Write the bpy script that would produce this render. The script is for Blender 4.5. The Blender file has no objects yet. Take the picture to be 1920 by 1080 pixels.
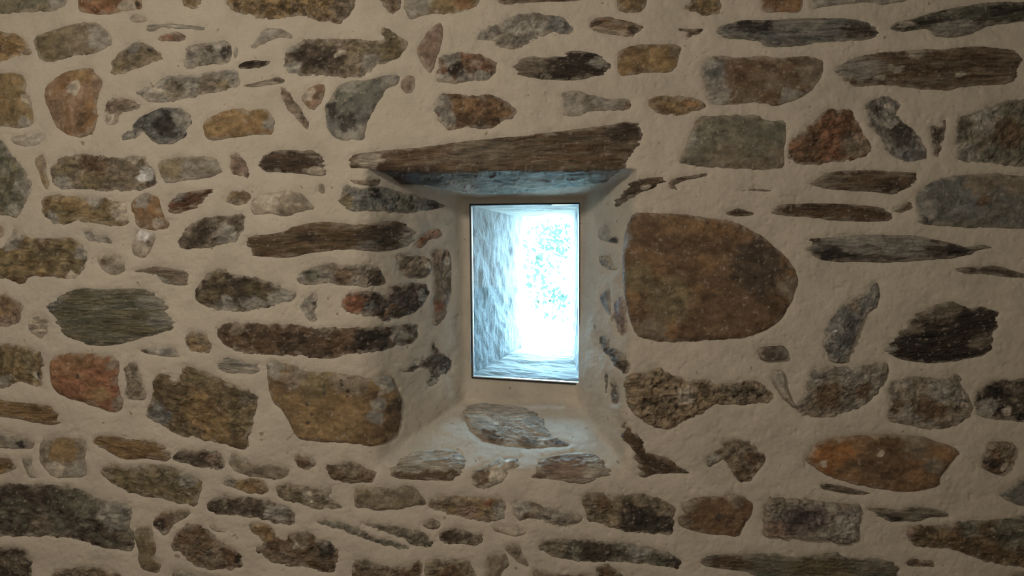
import bpy, math
import numpy as np

# ------------------------------------------------------------------ camera, sky, lights, exposure
S = 0.00135          # metres per pixel on the inner face of the wall
D = 2.03             # camera distance from the wall
C = bpy.context.scene.collection
cam_d = bpy.data.cameras.new('camera'); cam = bpy.data.objects.new('camera', cam_d); C.objects.link(cam)
cam.location = (0, -D, 0); cam.rotation_euler = (math.pi/2, 0, 0)
cam_d.sensor_width = 36.0; cam_d.lens = (D/S)/1920*36.0; cam_d.clip_start = 0.01
bpy.context.scene.camera = cam
vs = bpy.context.scene.view_settings
vs.view_transform = 'Standard'; vs.look = 'None'; vs.gamma = 1.0; vs.use_curve_mapping = False
vs.exposure = 0.0

world = bpy.data.worlds.new('sky'); bpy.context.scene.world = world; world.use_nodes = True
wb = world.node_tree.nodes['Background']
wb.inputs[0].default_value = (0.42, 0.74, 1.0, 1); wb.inputs[1].default_value = 80.0

def area(name, loc, target, size, power, col, size_y=None):
    l = bpy.data.lights.new(name, 'AREA'); l.energy = power; l.color = col; l.size = size
    if size_y: l.shape = 'RECTANGLE'; l.size_y = size_y
    o = bpy.data.objects.new(name, l); C.objects.link(o); o.location = loc
    d = np.array(target, float) - np.array(loc, float)
    import mathutils
    o.rotation_euler = mathutils.Vector(d).to_track_quat('-Z', 'Y').to_euler()
    return o, l
# the room's ceiling lamp, up and to one side of the camera
area('ceiling_lamp_light', (-0.88, -1.95, 0.84), (-0.28, 0, -0.15), 0.15, 16.0, (1.0, 0.92, 0.77))
# soft fill light added behind the camera, no visible source
area('room_fill', (0.1, -3.6, 0.5), (0, 0, 0.0), 1.2, 11.0, (1.0, 0.95, 0.84), 1.0)
# daylight enters the loophole here (portal: guides the sky sampling)
po, pl = area('loophole_portal', (0.10, 0.66, 0.01), (0.10, 0, 0.01), 0.26, 1, (1, 1, 1), 0.5)
pl.cycles.is_portal = True

# ------------------------------------------------------------------ noise (numpy)
def _hash(ix, iy, seed):
    h = (ix.astype(np.int64)*374761393 + iy.astype(np.int64)*668265263 + seed*1442695041) & 0xffffffff
    h = ((h ^ (h >> 13))*1274126177) & 0xffffffff
    h = (h ^ (h >> 16)) & 0xffff
    return h/65535.0
def vnoise(x, y, seed=0):
    x = np.asarray(x, float); y = np.asarray(y, float)
    ix = np.floor(x); iy = np.floor(y); fx = x-ix; fy = y-iy
    fx = fx*fx*fx*(fx*(fx*6-15)+10); fy = fy*fy*fy*(fy*(fy*6-15)+10)
    a = _hash(ix, iy, seed); b = _hash(ix+1, iy, seed); c = _hash(ix, iy+1, seed); d = _hash(ix+1, iy+1, seed)
    return (a*(1-fx)+b*fx)*(1-fy) + (c*(1-fx)+d*fx)*fy - 0.5      # -0.5..0.5
def fbm(x, y, seed=0, octv=4, gain=0.5):
    s = 0; a = 1.0; t = 0
    for k in range(octv):
        s = s + a*vnoise(x*2**k+17.3*k, y*2**k-9.1*k, seed+k*31); t += a; a *= gain
    return s/t*2                                                   # about -1..1
def ridged(x, y, seed=0, octv=4):
    s = 0; a = 1.0; t = 0
    for k in range(octv):
        s = s + a*(1-np.abs(vnoise(x*2**k+5.3*k, y*2**k+3.7*k, seed+k*17))*4); t += a; a *= .5
    return s/t
def smooth(e0, e1, x):
    t = np.clip((x-e0)/(e1-e0), 0, 1); return t*t*(3-2*t)
def smin(a, b, k):
    h = np.clip(.5+.5*(b-a)/k, 0, 1); return b*(1-h)+a*h-k*h*(1-h)
def smax(a, b, k): return -smin(-a, -b, k)

# ------------------------------------------------------------------ shape of the wall with its splayed niche
DEPTH = 0.30
W0, WB = 1/D, 1/(D+DEPTH)
def plane_y(u, v, p, q, back):
    """depth along each view line of the plane through the front edge p-q and a point of its back edge"""
    nx, ny = -(q[1]-p[1]), (q[0]-p[0])
    s = (nx*(u-p[0])+ny*(v-p[1])); sb = nx*(back[0]-p[0])+ny*(back[1]-p[1])
    w = W0 + (WB-W0)*s/sb
    return np.clip(1/np.maximum(w, 0.22) - D, -1.5, 2.5)
def niche_depth(u, v):
    u = u + 5*fbm(u/70, v/70, 11, 3); v = v + 4*fbm(u/80, v/80, 12, 3)
    yl = plane_y(u, v, (686, 330), (694, 860), (868, 560))
    yr = plane_y(u, v, (1192, 330), (1172, 890), (1088, 560))
    yt = plane_y(u, v, (700, 317), (1190, 317), (960, 370))
    yb = plane_y(u, v, (700, 880), (1180, 884), (960, 752))
    side = smin(yl, yr, .03)
    low = smin(side, yb, .028)
    # the lower corner towards the yellow corner stone is filled and rounded
    inn = smin(low, DEPTH+0*u, .02)
    inn = smin(inn, yt, .03)
    soft = .036 - .027*smooth(420, 330, v)
    h = np.clip(.5+.5*(inn-0)/soft, 0, 1)
    return np.where(soft > 0, 0*(1-h)+inn*h + soft*h*(1-h), 0)*1.0
def low_relief(u, v):
    return 0.0045*fbm(u/170, v/150, 3, 3) + 0.0016*fbm(u/38, v/34, 5, 3)
def to_world(u, v, y):
    f = S*(D+y)/D
    return np.stack([(u-960)*f, y, (540-v)*f], -1)
def surf(u, v): return to_world(u, v, niche_depth(u, v))
def surf_n(u, v):
    e = 2.0
    a = surf(u+e, v)-surf(u-e, v); b = surf(u, v+e)-surf(u, v-e)
    n = np.cross(a, b); n /= np.linalg.norm(n, axis=-1, keepdims=True)+1e-12
    n = np.where(n[..., 1:2] > 0, -n, n)
    return n

# ------------------------------------------------------------------ mesh making
def make_mesh(name, verts, quads, cols=None, mat=None, smooth_sh=True):
    me = bpy.data.meshes.new(name)
    nq = len(quads)
    me.vertices.add(len(verts)); me.vertices.foreach_set('co', np.asarray(verts, np.float32).ravel())
    me.loops.add(nq*4); me.loops.foreach_set('vertex_index', np.asarray(quads, np.int32).ravel())
    me.polygons.add(nq); me.polygons.foreach_set('loop_start', np.arange(0, nq*4, 4, dtype=np.int32))
    me.polygons.foreach_set('loop_total', np.full(nq, 4, np.int32))
    me.polygons.foreach_set('use_smooth', np.full(nq, smooth_sh, bool))
    if cols is not None:
        a = me.color_attributes.new('stone_colour', 'FLOAT_COLOR', 'POINT')
        c4 = np.ones((len(verts), 4), np.float32); c4[:, :3] = cols; a.data.foreach_set('color', c4.ravel())
    me.update(calc_edges=True)
    me.validate()
    if mat: me.materials.append(mat)
    return me
def link(name, me, parent=None):
    o = bpy.data.objects.new(name, me); C.objects.link(o)
    if parent: o.parent = parent
    return o
def box_mesh(name, boxes, mat):
    vs_, qs = [], []
    for (x0, y0, z0, x1, y1, z1) in boxes:
        b = len(vs_)
        vs_ += [(x0,y0,z0),(x1,y0,z0),(x1,y1,z0),(x0,y1,z0),(x0,y0,z1),(x1,y0,z1),(x1,y1,z1),(x0,y1,z1)]
        qs += [[b+i for i in f] for f in ((0,3,2,1),(4,5,6,7),(0,1,5,4),(1,2,6,5),(2,3,7,6),(3,0,4,7))]
    return make_mesh(name, vs_, qs, None, mat, False)

# ------------------------------------------------------------------ materials
def lin(c):
    c = np.array(c, float)/255.0
    return np.where(c <= .04045, c/12.92, ((c+.055)/1.055)**2.4)
def new_mat(name):
    m = bpy.data.materials.new(name); m.use_nodes = True
    nt = m.node_tree; b = nt.nodes['Principled BSDF']
    b.inputs['Roughness'].default_value = .9
    b.inputs['Specular IOR Level'].default_value = .25
    return m, nt, b
def noise_node(nt, scale, detail=5, rough=.6, vec=None, stretch=None):
    n = nt.nodes.new('ShaderNodeTexNoise'); n.inputs['Scale'].default_value = scale
    n.inputs['Detail'].default_value = detail; n.inputs['Roughness'].default_value = rough
    g = nt.nodes.new('ShaderNodeNewGeometry'); src = g.outputs['Position']
    if stretch:
        mp = nt.nodes.new('ShaderNodeMapping'); mp.inputs['Scale'].default_value = stretch
        nt.links.new(src, mp.inputs['Vector']); src = mp.outputs['Vector']
    nt.links.new(src, n.inputs['Vector'])
    return n.outputs['Fac']
def ramp(nt, fac, stops):
    r = nt.nodes.new('ShaderNodeValToRGB'); e = r.color_ramp.elements
    e[0].position, e[0].color = stops[0][0], (*stops[0][1], 1)
    e[1].position, e[1].color = stops[-1][0], (*stops[-1][1], 1)
    for p, c in stops[1:-1]:
        k = e.new(p); k.color = (*c, 1)
    nt.links.new(fac, r.inputs['Fac']); return r.outputs['Color']
def mix(nt, a, b, fac, mode='MIX'):
    m = nt.nodes.new('ShaderNodeMix'); m.data_type = 'RGBA'; m.blend_type = mode
    for s, x in ((m.inputs[6], a), (m.inputs[7], b), (m.inputs[0], fac)):
        if isinstance(x, (float, int)): s.default_value = x
        elif isinstance(x, tuple): s.default_value = (*x, 1)
        else: nt.links.new(x, s)
    return m.outputs[2]
def bump(nt, b, layers):
    prev = None
    for h, strength, dist in layers:
        n = nt.nodes.new('ShaderNodeBump'); n.inputs['Strength'].default_value = strength; n.inputs['Distance'].default_value = dist
        nt.links.new(h, n.inputs['Height'])
        if prev: nt.links.new(prev, n.inputs['Normal'])
        prev = n.outputs['Normal']
    nt.links.new(prev, b.inputs['Normal'])

def mortar_mat(name, base):
    m, nt, b = new_mat(name)
    f = noise_node(nt, 9, 6, .65)
    c = ramp(nt, f, [(.3, tuple(np.array(base)*.86)), (.5, tuple(base)), (.72, tuple(np.minimum(np.array(base)*1.12, 1)))])
    f2 = noise_node(nt, 260, 3, .7)
    c = mix(nt, c, ramp(nt, f2, [(.25, (.88, .87, .86)), (.5, (1, 1, 1)), (.8, (1.05, 1.05, 1.05))]), 1.0, 'MULTIPLY')
    f3 = noise_node(nt, 42, 2, .5)
    c = mix(nt, c, ramp(nt, f3, [(.0, (.45, .4, .34)), (.255, (.62, .57, .5)), (.30, (1, 1, 1)), (1.0, (1, 1, 1))]), 1.0, 'MULTIPLY')
    nt.links.new(c, b.inputs['Base Color'])
    bump(nt, b, [(noise_node(nt, 22, 5, .55), .4, .010), (noise_node(nt, 300, 3, .7), .22, .0012), (f3, .3, .004)])
    return m
def stone_mat(name, kind):
    m, nt, b = new_mat(name)
    at = nt.nodes.new('ShaderNodeAttribute'); at.attribute_name = 'stone_colour'
    c = at.outputs['Color']
    if kind == 'layered':
        g = noise_node(nt, 26, 6, .7, stretch=(1, 1, 7)); h2 = noise_node(nt, 60, 5, .7, stretch=(.7, 1, 5))
    elif kind == 'porous':
        g = noise_node(nt, 75, 5, .7); h2 = noise_node(nt, 120, 4, .7)
    else:
        g = noise_node(nt, 38, 7, .7); h2 = noise_node(nt, 120, 5, .7)
    lo, hi = {'layered': (.52, 1.4), 'porous': (.5, 1.35), 'rough': (.58, 1.38), 'smooth': (.7, 1.25)}[kind]
    c = mix(nt, c, ramp(nt, g, [(.28, (lo, lo*.97, lo*.93)), (.5, (1, 1, 1)), (.74, (hi, hi, hi))]), 1.0, 'MULTIPLY')
    c = mix(nt, c, ramp(nt, h2, [(.3, (.82, .82, .82)), (.7, (1.16, 1.15, 1.13))]), 1.0, 'MULTIPLY')
    fl = noise_node(nt, 150, 2, .5)
    c = mix(nt, c, (.5, .45, .37), ramp(nt, fl, [(.0, (0, 0, 0)), (.745, (0, 0, 0)), (.78, (.7, .7, .7)), (1, (.7, .7, .7))]))
    nt.links.new(c, b.inputs['Base Color'])
    b.inputs['Roughness'].default_value = .78 if kind != 'porous' else .95
    st = {'layered': .8, 'porous': 1.0, 'rough': .75, 'smooth': .5}[kind]
    bump(nt, b, [(g, st, .009), (h2, st*.7, .0035)])
    return m
MORTAR = mortar_mat('lime_mortar', (.56, .49, .405))
KINDS = {k: stone_mat(k+'_stone', k) for k in ('layered', 'porous', 'rough', 'smooth')}
# ------------------------------------------------------------------ the stones: outline, colours, look
# one line each: tile (column,row of a 4 x 4 division, quarter-pixel units) | name | look | colours | protrusion mm | label | outline | patches x,y,r,colour; pale colour on sill tops and some niche corner stones paints in skylight
STONES = '''
00|rubble_stone|smooth|gg,ol|7|dark grey-green slab cut off by the top edge in the top left corner|-80,-60 495,-60 490,40 400,85 180,92 20,100 -80,95|450,20,80,gy
00|rubble_stone|smooth|or,rd|8|orange-brown block with a whitish corner at the top, next to the grey-green corner slab|578,-60 1060,-60 1065,40 1045,70 900,90 740,115 600,95 580,50|960,50,70,lt 1040,40,25,dk
00|rubble_stone|rough|oc,gb|4|small ochre stone touching the top edge, left of the long pitted ochre one|1365,-60 1520,-60 1500,60 1440,70 1370,40|
00|pebble|smooth|gb,lt|3|pale brown pebble alone under the orange-brown block at the top|965,130 1000,100 1050,110 1090,120 1115,150 1060,168 980,165|
00|stone_sliver|layered|gy,lt|2|long thin pale sliver in the mortar above the small pinkish stone, top left|1090,180 1290,172 1540,195 1530,225 1400,215 1200,205 1160,225 1070,245 1065,225 1100,205|
00|rubble_stone|rough|pk,gb|5|small pinkish stone with a red underside, below the long thin pale sliver|1170,285 1230,245 1320,230 1390,260 1385,300 1310,310 1190,305|1250,295,50,rd
00|rubble_stone|rough|oc,or|6|crumbly golden stone cut by the left edge, upper of the two golden ones there|-60,240 0,235 60,240 170,275 205,340 240,375 225,410 120,420 60,450 -60,470|190,390,40,gb
00|rubble_stone|smooth|ol,gb|8|large olive-brown stone with grey right end, just under the orange-brown block at top left|245,275 400,225 480,190 600,170 740,165 830,260 840,340 780,355 700,400 560,410 480,440 380,465 320,460 270,400|760,280,110,gy
00|rubble_stone|rough|ol,gb|7|tapering olive stone pointing right with a dark crack, beside the large olive-brown one|815,470 860,400 940,345 1020,315 1110,325 1230,425 1150,470 1040,500 940,545 850,565 815,540 830,510|990,345,60,gy 1110,360,25,dk
00|rubble_stone|rough|gy,gb|8|grey-brown ribbed block with a dark hollowed right end, above the long grey banded stone|1370,440 1400,350 1480,320 1600,310 1700,305 1740,350 1730,430 1700,480 1560,485 1480,500 1380,515|1700,400,55,dk 1570,360,30,db
00|stone_sliver|smooth|gy,gb|2|tiny grey chip against the right end of the ribbed grey-brown block|1745,370 1770,335 1785,370 1780,440 1750,440|
00|stone_sliver|layered|db,dk|4|small dark flat sliver between the ribbed grey-brown block and the long greyish brown boulder|1785,490 1830,460 1920,450 2030,455 2025,480 1960,505 1860,520 1800,515|
00|rubble_stone|rough|gy,lt|5|long pale grey banded stone with a rust-flecked right half, above the dark slate lump|1005,690 1060,655 1150,640 1200,585 1280,555 1420,565 1480,560 1560,530 1700,520 1780,530 1795,560 1800,650 1700,680 1560,700 1480,725 1360,745 1260,760 1120,770 1040,725|1560,630,90,gb 1680,640,60,ol 1310,660,80,gb
10|rubble_stone|layered|gb,lt|5|thin pale crest of stone with dark underside running into the narrow diagonal brown stone|-110,640 0,620 120,590 180,570 210,600 210,625 100,640 60,650 -60,660|180,600,40,db
00|rubble_stone|smooth|oc,ol|7|golden ochre stone cut by the left edge, lower of the two golden ones there|-60,550 80,535 160,560 200,620 195,690 235,760 245,850 235,950 130,960 -60,940|200,740,40,lt 190,930,60,gy
00|rubble_stone|smooth|or,pk|10|big upright orange-brown stone with vertical cracks, near the upper left|335,640 400,590 490,530 600,510 690,505 700,540 765,590 765,640 735,720 720,790 730,880 700,1000 640,1020 600,1035 520,1015 430,970 400,920 360,830 330,740|600,560,90,oc 560,660,50,lt 620,900,60,br
00|rubble_stone|rough|gb,pk|5|small two-pronged brown and whitish stone beside the big upright orange-brown one|790,760 840,725 900,722 960,745 1020,765 1060,800 1000,830 920,840 885,855 885,930 850,950 790,935 770,890|820,890,60,lt
00|rubble_stone|rough|sl,dk|9|craggy dark slate lump with a pale grey rim, below the long grey banded stone|910,1040 940,985 985,975 1000,910 1100,850 1170,820 1250,795 1350,810 1420,850 1445,910 1400,960 1390,1020 1340,1060 1260,1085 1150,1070 1100,1010 1060,990 1000,1050 940,1055|1360,880,80,gy 950,1020,60,gy 1250,950,90,dk
00|rubble_stone|smooth|oc,or|9|smooth ochre oblong with a grey rough right end, right of the craggy dark slate lump|1515,930 1560,880 1680,830 1820,810 1850,830 1960,815 2010,820 2060,900 2050,1000 1960,1010 1800,1020 1700,1040 1560,1055 1530,1010|2030,930,60,gy
00|rubble_stone|smooth|gy,lt|3|small pale grey stone below the golden ochre one at the left edge|60,1030 180,1000 330,995 320,1050 260,1095 150,1098 100,1080|
10|rubble_stone|porous|oc,gb|7|long pitted ochre stone with a ragged lower edge, cut off by the top edge|-240,20 -200,-60 740,-60 745,30 700,120 620,175 540,150 470,160 380,120 250,115 150,150 60,135 -100,110 -180,80|650,60,90,gb
10|rubble_stone|rough|br,gb|7|dark brown pointed stone at the top edge between the pitted ochre and the grey-ochre stones|880,-60 1095,-60 1095,40 1070,90 1020,108 960,60|
10|rubble_stone|smooth|oc,ol|8|top-edge stone that is ochre on one side and grey on the other|1105,-60 1690,-60 1675,30 1600,75 1500,100 1420,110 1300,100 1220,130 1150,150 1130,110 1107,40|1200,40,120,gy 1560,40,80,or
20|stone_sliver|layered|br,gb|4|long thin brown sliver along the top edge above the hooked grey-brown stone|-110,-60 560,-60 555,5 300,12 150,15 30,30 -80,30 -110,10|
10|rubble_stone|smooth|gy,gb|5|small pale arched stone left of the long greyish brown boulder near the top|-20,330 20,270 60,215 160,205 220,225 275,260 275,290 200,280 110,300 40,340 -20,370 -40,350|
10|rubble_stone|rough|gb,ol|10|long greyish brown boulder near the top with a dark hollow face and pale ends|205,430 230,370 340,300 450,290 560,290 680,280 800,300 940,300 960,270 930,225 970,205 1050,250 1100,290 1150,320 1130,370 1090,430 1000,470 900,500 830,560 760,585 640,590 520,570 400,570 240,560 205,500|400,420,130,db 550,460,130,db 270,530,90,gy 260,340,70,gy 640,400,40,lt 860,480,80,gy 1010,370,100,ol
10|rubble_stone|smooth|pk,br|7|upright pinkish brown wedge pointing down, right of the long greyish brown boulder|1205,350 1280,240 1340,190 1380,165 1410,210 1400,300 1370,400 1320,540 1290,550 1250,490 1205,410|1240,310,25,db
10|rubble_stone|rough|br,rd|9|purplish brown stone with a dark hollow and grey rim, just right of the pinkish wedge|1335,625 1370,480 1365,440 1420,400 1500,385 1600,395 1720,420 1800,460 1815,500 1790,560 1740,595 1640,615 1500,628|1470,440,80,gy 1400,605,70,gy 1560,610,80,gy 1700,580,80,gy 1500,530,70,dk 1660,480,40,pk
10|rubble_stone|rough|gb,br|6|narrow brown stone slanting down to the right, left of the small orange-brown pebble|165,640 250,680 280,740 340,820 360,880 400,920 405,985 370,970 300,890 220,800 180,710|
10|pebble|smooth|or,pk|8|rounded orange-brown pebble beside the slate-blue stone|335,740 380,670 460,625 510,630 525,680 495,760 430,835 380,800|390,720,60,lt 480,720,45,br
10|rubble_stone|smooth|sl,gg|9|big slate-blue stone with a pale foot and a horn, above the lintel's left end|515,790 560,740 580,690 620,640 720,600 830,600 920,570 1050,555 1085,580 1060,630 980,660 940,730 900,800 860,870 820,960 815,1050 740,1045 620,1055 550,1000 520,920|720,1010,120,gy 700,920,80,dk 1000,600,80,gy 560,830,60,dk 700,640,80,gy
10|pebble|smooth|pk,gb|5|small pinkish pebble hugging the horn of the slate-blue stone|1085,600 1140,560 1190,575 1200,640 1170,700 1120,705 1085,660|
10|rubble_stone|rough|br,or|9|rusty dark brown stone with a pale rough left end, straight above the lintel|1335,830 1345,740 1400,705 1480,700 1560,710 1720,705 1820,720 1900,770 1965,830 1955,870 1880,900 1760,965 1650,970 1550,960 1460,975 1390,950|1400,780,90,gy 1430,900,80,gy 1680,950,60,db
20|rubble_stone|rough|gy,gb|8|hooked grey-brown stone with a bluish right end, under the long thin brown sliver|-265,240 -180,190 -130,200 -20,120 80,95 180,85 250,110 330,110 400,130 440,170 470,225 440,250 370,255 320,235 250,255 180,300 100,345 30,370 -60,365 -130,345 -130,310 -170,300 -265,300|340,190,90,sl 60,350,40,db
20|rubble_stone|smooth|br,ol|7|small squarish brown stone cut by the top edge, above the flaky rust-brown one|790,-60 1030,-60 1010,40 960,95 850,98 790,70|860,30,40,oc
20|rubble_stone|rough|ol,oc|6|small olive-gold stone with a little tail, cut by the top edge of the photo|1265,50 1340,15 1360,-60 1560,-60 1580,60 1560,100 1430,115 1360,80 1290,75|
20|rubble_stone|smooth|or,br|6|orange-tan block cut by the top edge, above the long slate slab|1860,-60 2190,-60 2180,60 2150,95 1980,95 1870,95|
20|rubble_stone|layered|or,lt|7|flaky rust-brown and cream stone below the squarish brown one at the top|565,180 640,130 720,120 860,150 940,165 985,200 980,235 920,255 900,285 800,265 700,255 640,245|600,170,50,db 920,230,40,db
20|stone_sliver|rough|br,db|4|tiny dark brown T-shaped chip between the flaky rust-brown stone and the long slate slab|1230,210 1330,208 1450,210 1440,240 1360,265 1300,285 1310,240 1240,225|
20|rubble_stone|layered|db,dk|9|dark lumpy layered stone with a light brown end, left of the smooth ochre brick-shaped one|10,490 60,440 140,420 220,430 260,430 340,420 400,425 430,380 540,375 640,410 700,440 735,480 720,540 640,570 540,595 400,605 240,600 120,580 40,560|100,510,120,gb 660,470,50,gy
20|rubble_stone|smooth|oc,br|10|smooth ochre brick-shaped stone near the top, right of the dark lumpy layered one|790,400 860,350 960,330 1120,325 1240,325 1280,350 1250,440 1240,500 1190,545 1060,545 940,550 840,570 790,540|1230,370,60,gb 950,530,50,br
20|rubble_stone|smooth|gy,gb|6|grey stone narrowing to the right like a bottle, above the right half of the lintel|365,700 410,680 500,675 560,700 620,720 720,735 880,735 900,800 860,825 700,830 560,840 480,875 380,865 390,800|870,770,35,br
20|rubble_stone|rough|oc,gb|7|small tan lens-shaped stone right of the bottle-shaped grey one|1015,770 1050,720 1180,715 1340,725 1420,750 1465,790 1420,820 1300,855 1180,870 1080,850 1040,810|1350,760,60,or 1130,840,60,br
20|rubble_stone|layered|sl,gy|8|long slate-green slab near the top, beneath the orange-tan block|1545,230 1570,180 1700,150 1850,148 1920,150 2100,135 2350,130 2550,140 2650,160 2760,230 2700,300 2450,310 2250,330 2060,355 1920,355 1860,310 1700,290 1600,290|1820,190,100,dk 2150,160,120,gy 2600,240,90,db
20|rubble_stone|smooth|br,gb|11|large dark brown block with grey ends, beneath the long slate-green slab|1415,480 1460,430 1560,410 1700,430 1870,410 1980,430 2200,420 2290,430 2340,450 2330,560 2270,650 2200,720 2080,770 1960,795 1900,775 1820,765 1700,785 1560,785 1470,770 1440,640|1500,540,110,sl 1530,720,130,gy 2250,540,130,gb 1480,480,60,gy 2080,740,90,gy
20|rubble_stone|smooth|gb,gg|10|large smooth grey-brown quadrangular block left of the reddish triangular stone|1385,880 1450,870 1600,860 1860,858 1880,890 1960,905 2060,900 2055,1000 2040,1150 2040,1260 1930,1275 1700,1265 1460,1255 1260,1225 1250,1200 1300,1090|1330,1050,70,gy 1980,1000,100,gg
30|rubble_stone|smooth|gy,gg|6|pale grey slab cut off by the top edge in the upper right|320,-60 1080,-60 1060,5 850,40 780,15 600,30 400,60 330,65|
30|rubble_stone|layered|dk,gg|8|nearly black splintered slab reaching the top right corner|920,190 970,160 1080,140 1200,105 1330,70 1480,40 1620,20 1780,10 2000,10 2000,150 1780,180 1640,190 1560,240 1400,285 1240,270 1190,215 1080,225 980,240 930,215|1480,80,120,gg 1400,240,130,gy 1030,180,50,lt
30|rubble_stone|layered|br,gb|10|long brown stone with white flecks under the splintered black slab, upper right|505,500 600,460 660,420 820,390 1000,380 1180,365 1300,375 1440,350 1640,345 1820,370 1890,400 1895,470 1860,560 1800,630 1620,640 1480,650 1370,680 1180,675 1000,650 800,640 640,655 600,610 560,600 520,550|650,510,130,gy 1100,405,50,lt 940,520,40,lt 830,580,30,lt 1430,560,25,lt
30|rubble_stone|rough|br,rd|10|reddish brown triangular stone with its point up|160,1080 180,1040 300,950 380,880 450,810 520,815 600,810 640,860 700,960 770,1090 770,1140 750,1170 700,1190 560,1210 420,1235 250,1240 190,1215 145,1180|650,1100,110,gb
30|rubble_stone|rough|gy,dk|8|upright grey and black marbled stone right of the reddish triangle|730,800 790,740 880,720 950,750 1000,800 960,850 1010,900 1100,970 1150,1040 1195,1130 1195,1180 1130,1215 1010,1215 930,1180 880,1110 840,1020 770,960 740,880|1000,1010,110,dk 1050,1150,90,sl 890,800,25,lt 860,920,30,lt
30|stone_sliver|rough|db,gb|5|narrow upright dark stone between the marbled stone and the greenish one at the right edge|1210,950 1260,940 1300,960 1330,880 1335,960 1320,1040 1290,1130 1280,1185 1250,1180 1235,1100|
30|rubble_stone|rough|gg,gb|10|large mottled greenish brown stone cut by the right edge, higher of the big ones there|1430,870 1540,850 1620,810 1760,760 1920,740 2000,720 2000,1270 1900,1260 1700,1225 1500,1215 1410,1190 1410,1080|1650,900,120,gy 1480,1140,90,gy 1800,1000,140,br
01|rubble_stone|rough|gg,ol|10|large greenish grey stone cut by the left edge, above the olive block|-60,-60 20,-30 60,40 110,110 160,180 190,230 235,290 230,360 190,420 150,510 120,560 80,540 0,530 -60,530|190,320,90,gy 120,490,60,gy 80,60,60,gy
01|rubble_stone|smooth|gb,oc|4|small narrow tan triangle pointing down, between the greenish edge stone and the big banded block|245,110 320,65 335,120 345,230 365,300 345,355 310,300 285,220|
01|rubble_stone|rough|gb,ol|12|big banded grey-brown block with a white spot, upper of two long blocks at left|360,180 440,100 560,75 760,85 920,100 1000,80 1100,95 1110,150 1150,190 1180,260 1160,320 1060,345 860,350 640,340 460,345 400,310 370,230|1085,230,60,wh 700,250,100,ol 450,320,90,gy 1010,110,50,lt 700,130,120,br 1150,300,50,db
01|rubble_stone|smooth|gy,ol|8|plain olive-grey stone with a slanting right end, right of the big banded block|1185,150 1220,120 1340,95 1500,88 1610,95 1650,170 1670,215 1600,245 1440,270 1250,300 1210,250 1190,210|1300,170,110,ol
01|rubble_stone|rough|pk,gb|5|small pinkish brown stone slanting down between the olive-grey stone and the flaky brown one|1705,80 1760,60 1800,80 1840,140 1850,190 1885,220 1860,258 1820,245 1730,225 1720,160|
01|rubble_stone|rough|ol,oc|11|long olive-brown block with a whitish right end, lower of two long blocks at left|300,400 400,375 560,385 680,400 800,400 860,430 940,420 945,520 975,600 900,625 780,610 650,580 560,580 460,605 390,600 350,545 300,520|900,520,80,lt 700,410,80,gy 400,560,60,gy
01|rubble_stone|smooth|or,gb|8|orange bell-shaped stone with a grey cap, right of the long olive-brown block|980,430 1060,370 1130,370 1190,400 1210,480 1240,560 1280,600 1250,635 1150,650 1020,620 1005,530 980,500|1060,400,80,gy 1190,600,50,lt
01|rubble_stone|layered|br,rd|8|dark reddish brown stone slanting up to the right beside the orange bell-shaped one|1240,480 1290,410 1380,360 1480,345 1580,330 1590,380 1540,430 1460,480 1340,525 1260,515|1340,400,50,gy
01|pebble|rough|gb,oc|5|small knobbly brown stone left of the pale cream mound-shaped one|1685,390 1740,350 1850,345 1890,380 1860,440 1800,465 1700,445|
11|rubble_stone|smooth|gb,lt|8|pale mound-shaped stone with a flat dark underside, left of the dark blue-green niche-corner stone|-40,430 30,390 100,360 250,345 340,365 400,430 450,490 380,490 300,520 200,550 120,520 -10,535 -40,500|100,400,100,lt
01|rubble_stone|rough|db,gb|9|dark rough stone with a grey smear, slanting up above the brown hollow-faced boulder|1325,740 1360,680 1380,620 1480,580 1580,540 1680,540 1820,515 1840,560 1830,640 1780,720 1720,750 1560,780 1440,790 1390,805 1340,770|1700,690,90,gy 1380,640,60,gb
01|rubble_stone|rough|ol,oc|12|large olive-yellow jagged block with a pale upper left corner, at the left edge|-60,830 0,800 60,700 110,620 160,680 280,705 440,705 560,705 620,760 660,850 640,920 600,970 550,1020 420,1000 210,990 190,1050 100,1035 20,1010 -60,1010|90,720,90,gy 620,820,60,gy 330,740,60,br 550,990,40,lt
01|rubble_stone|rough|gy,gg|3|small faint grey-green stone under the long olive-brown block|620,660 660,645 720,680 800,680 850,745 740,745 650,720|
01|pebble|smooth|gb,lt|5|small squarish pinkish grey stone right of the olive-yellow jagged block|715,850 760,825 890,815 940,880 940,960 840,990 770,960|780,890,35,br
01|rubble_stone|smooth|gb,lt|6|small upright brown stone with a white top, under the orange bell-shaped one|1020,640 1160,660 1165,720 1130,800 1080,858 1010,845 980,800 1010,690|1080,670,60,wh 1130,750,30,db
01|rubble_stone|layered|gb,pk|5|small flaky pinkish brown stone with a needle-like left tip|1000,950 1100,930 1180,910 1300,930 1400,950 1415,1010 1400,1060 1320,1065 1240,1050 1190,1010 1160,975 1050,965|1210,1030,40,gy
01|rubble_stone|smooth|pk,gb|3|tiny pinkish stone at the left edge above the olive-yellow jagged block|-60,600 30,620 20,700 -60,710|
01|rubble_stone|rough|db,ol|11|brown hollow-faced boulder with a smooth grey rim underneath, between the green oval and the niche|1445,1120 1500,1020 1560,960 1640,930 1700,950 1760,980 1900,990 2080,1050 2150,1090 2220,1120 2200,1170 2100,1200 2000,1230 1880,1250 1700,1260 1560,1235 1480,1190|1700,1230,90,gy 1900,1225,100,gy 2100,1170,90,gy 2160,1110,70,gy
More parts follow.
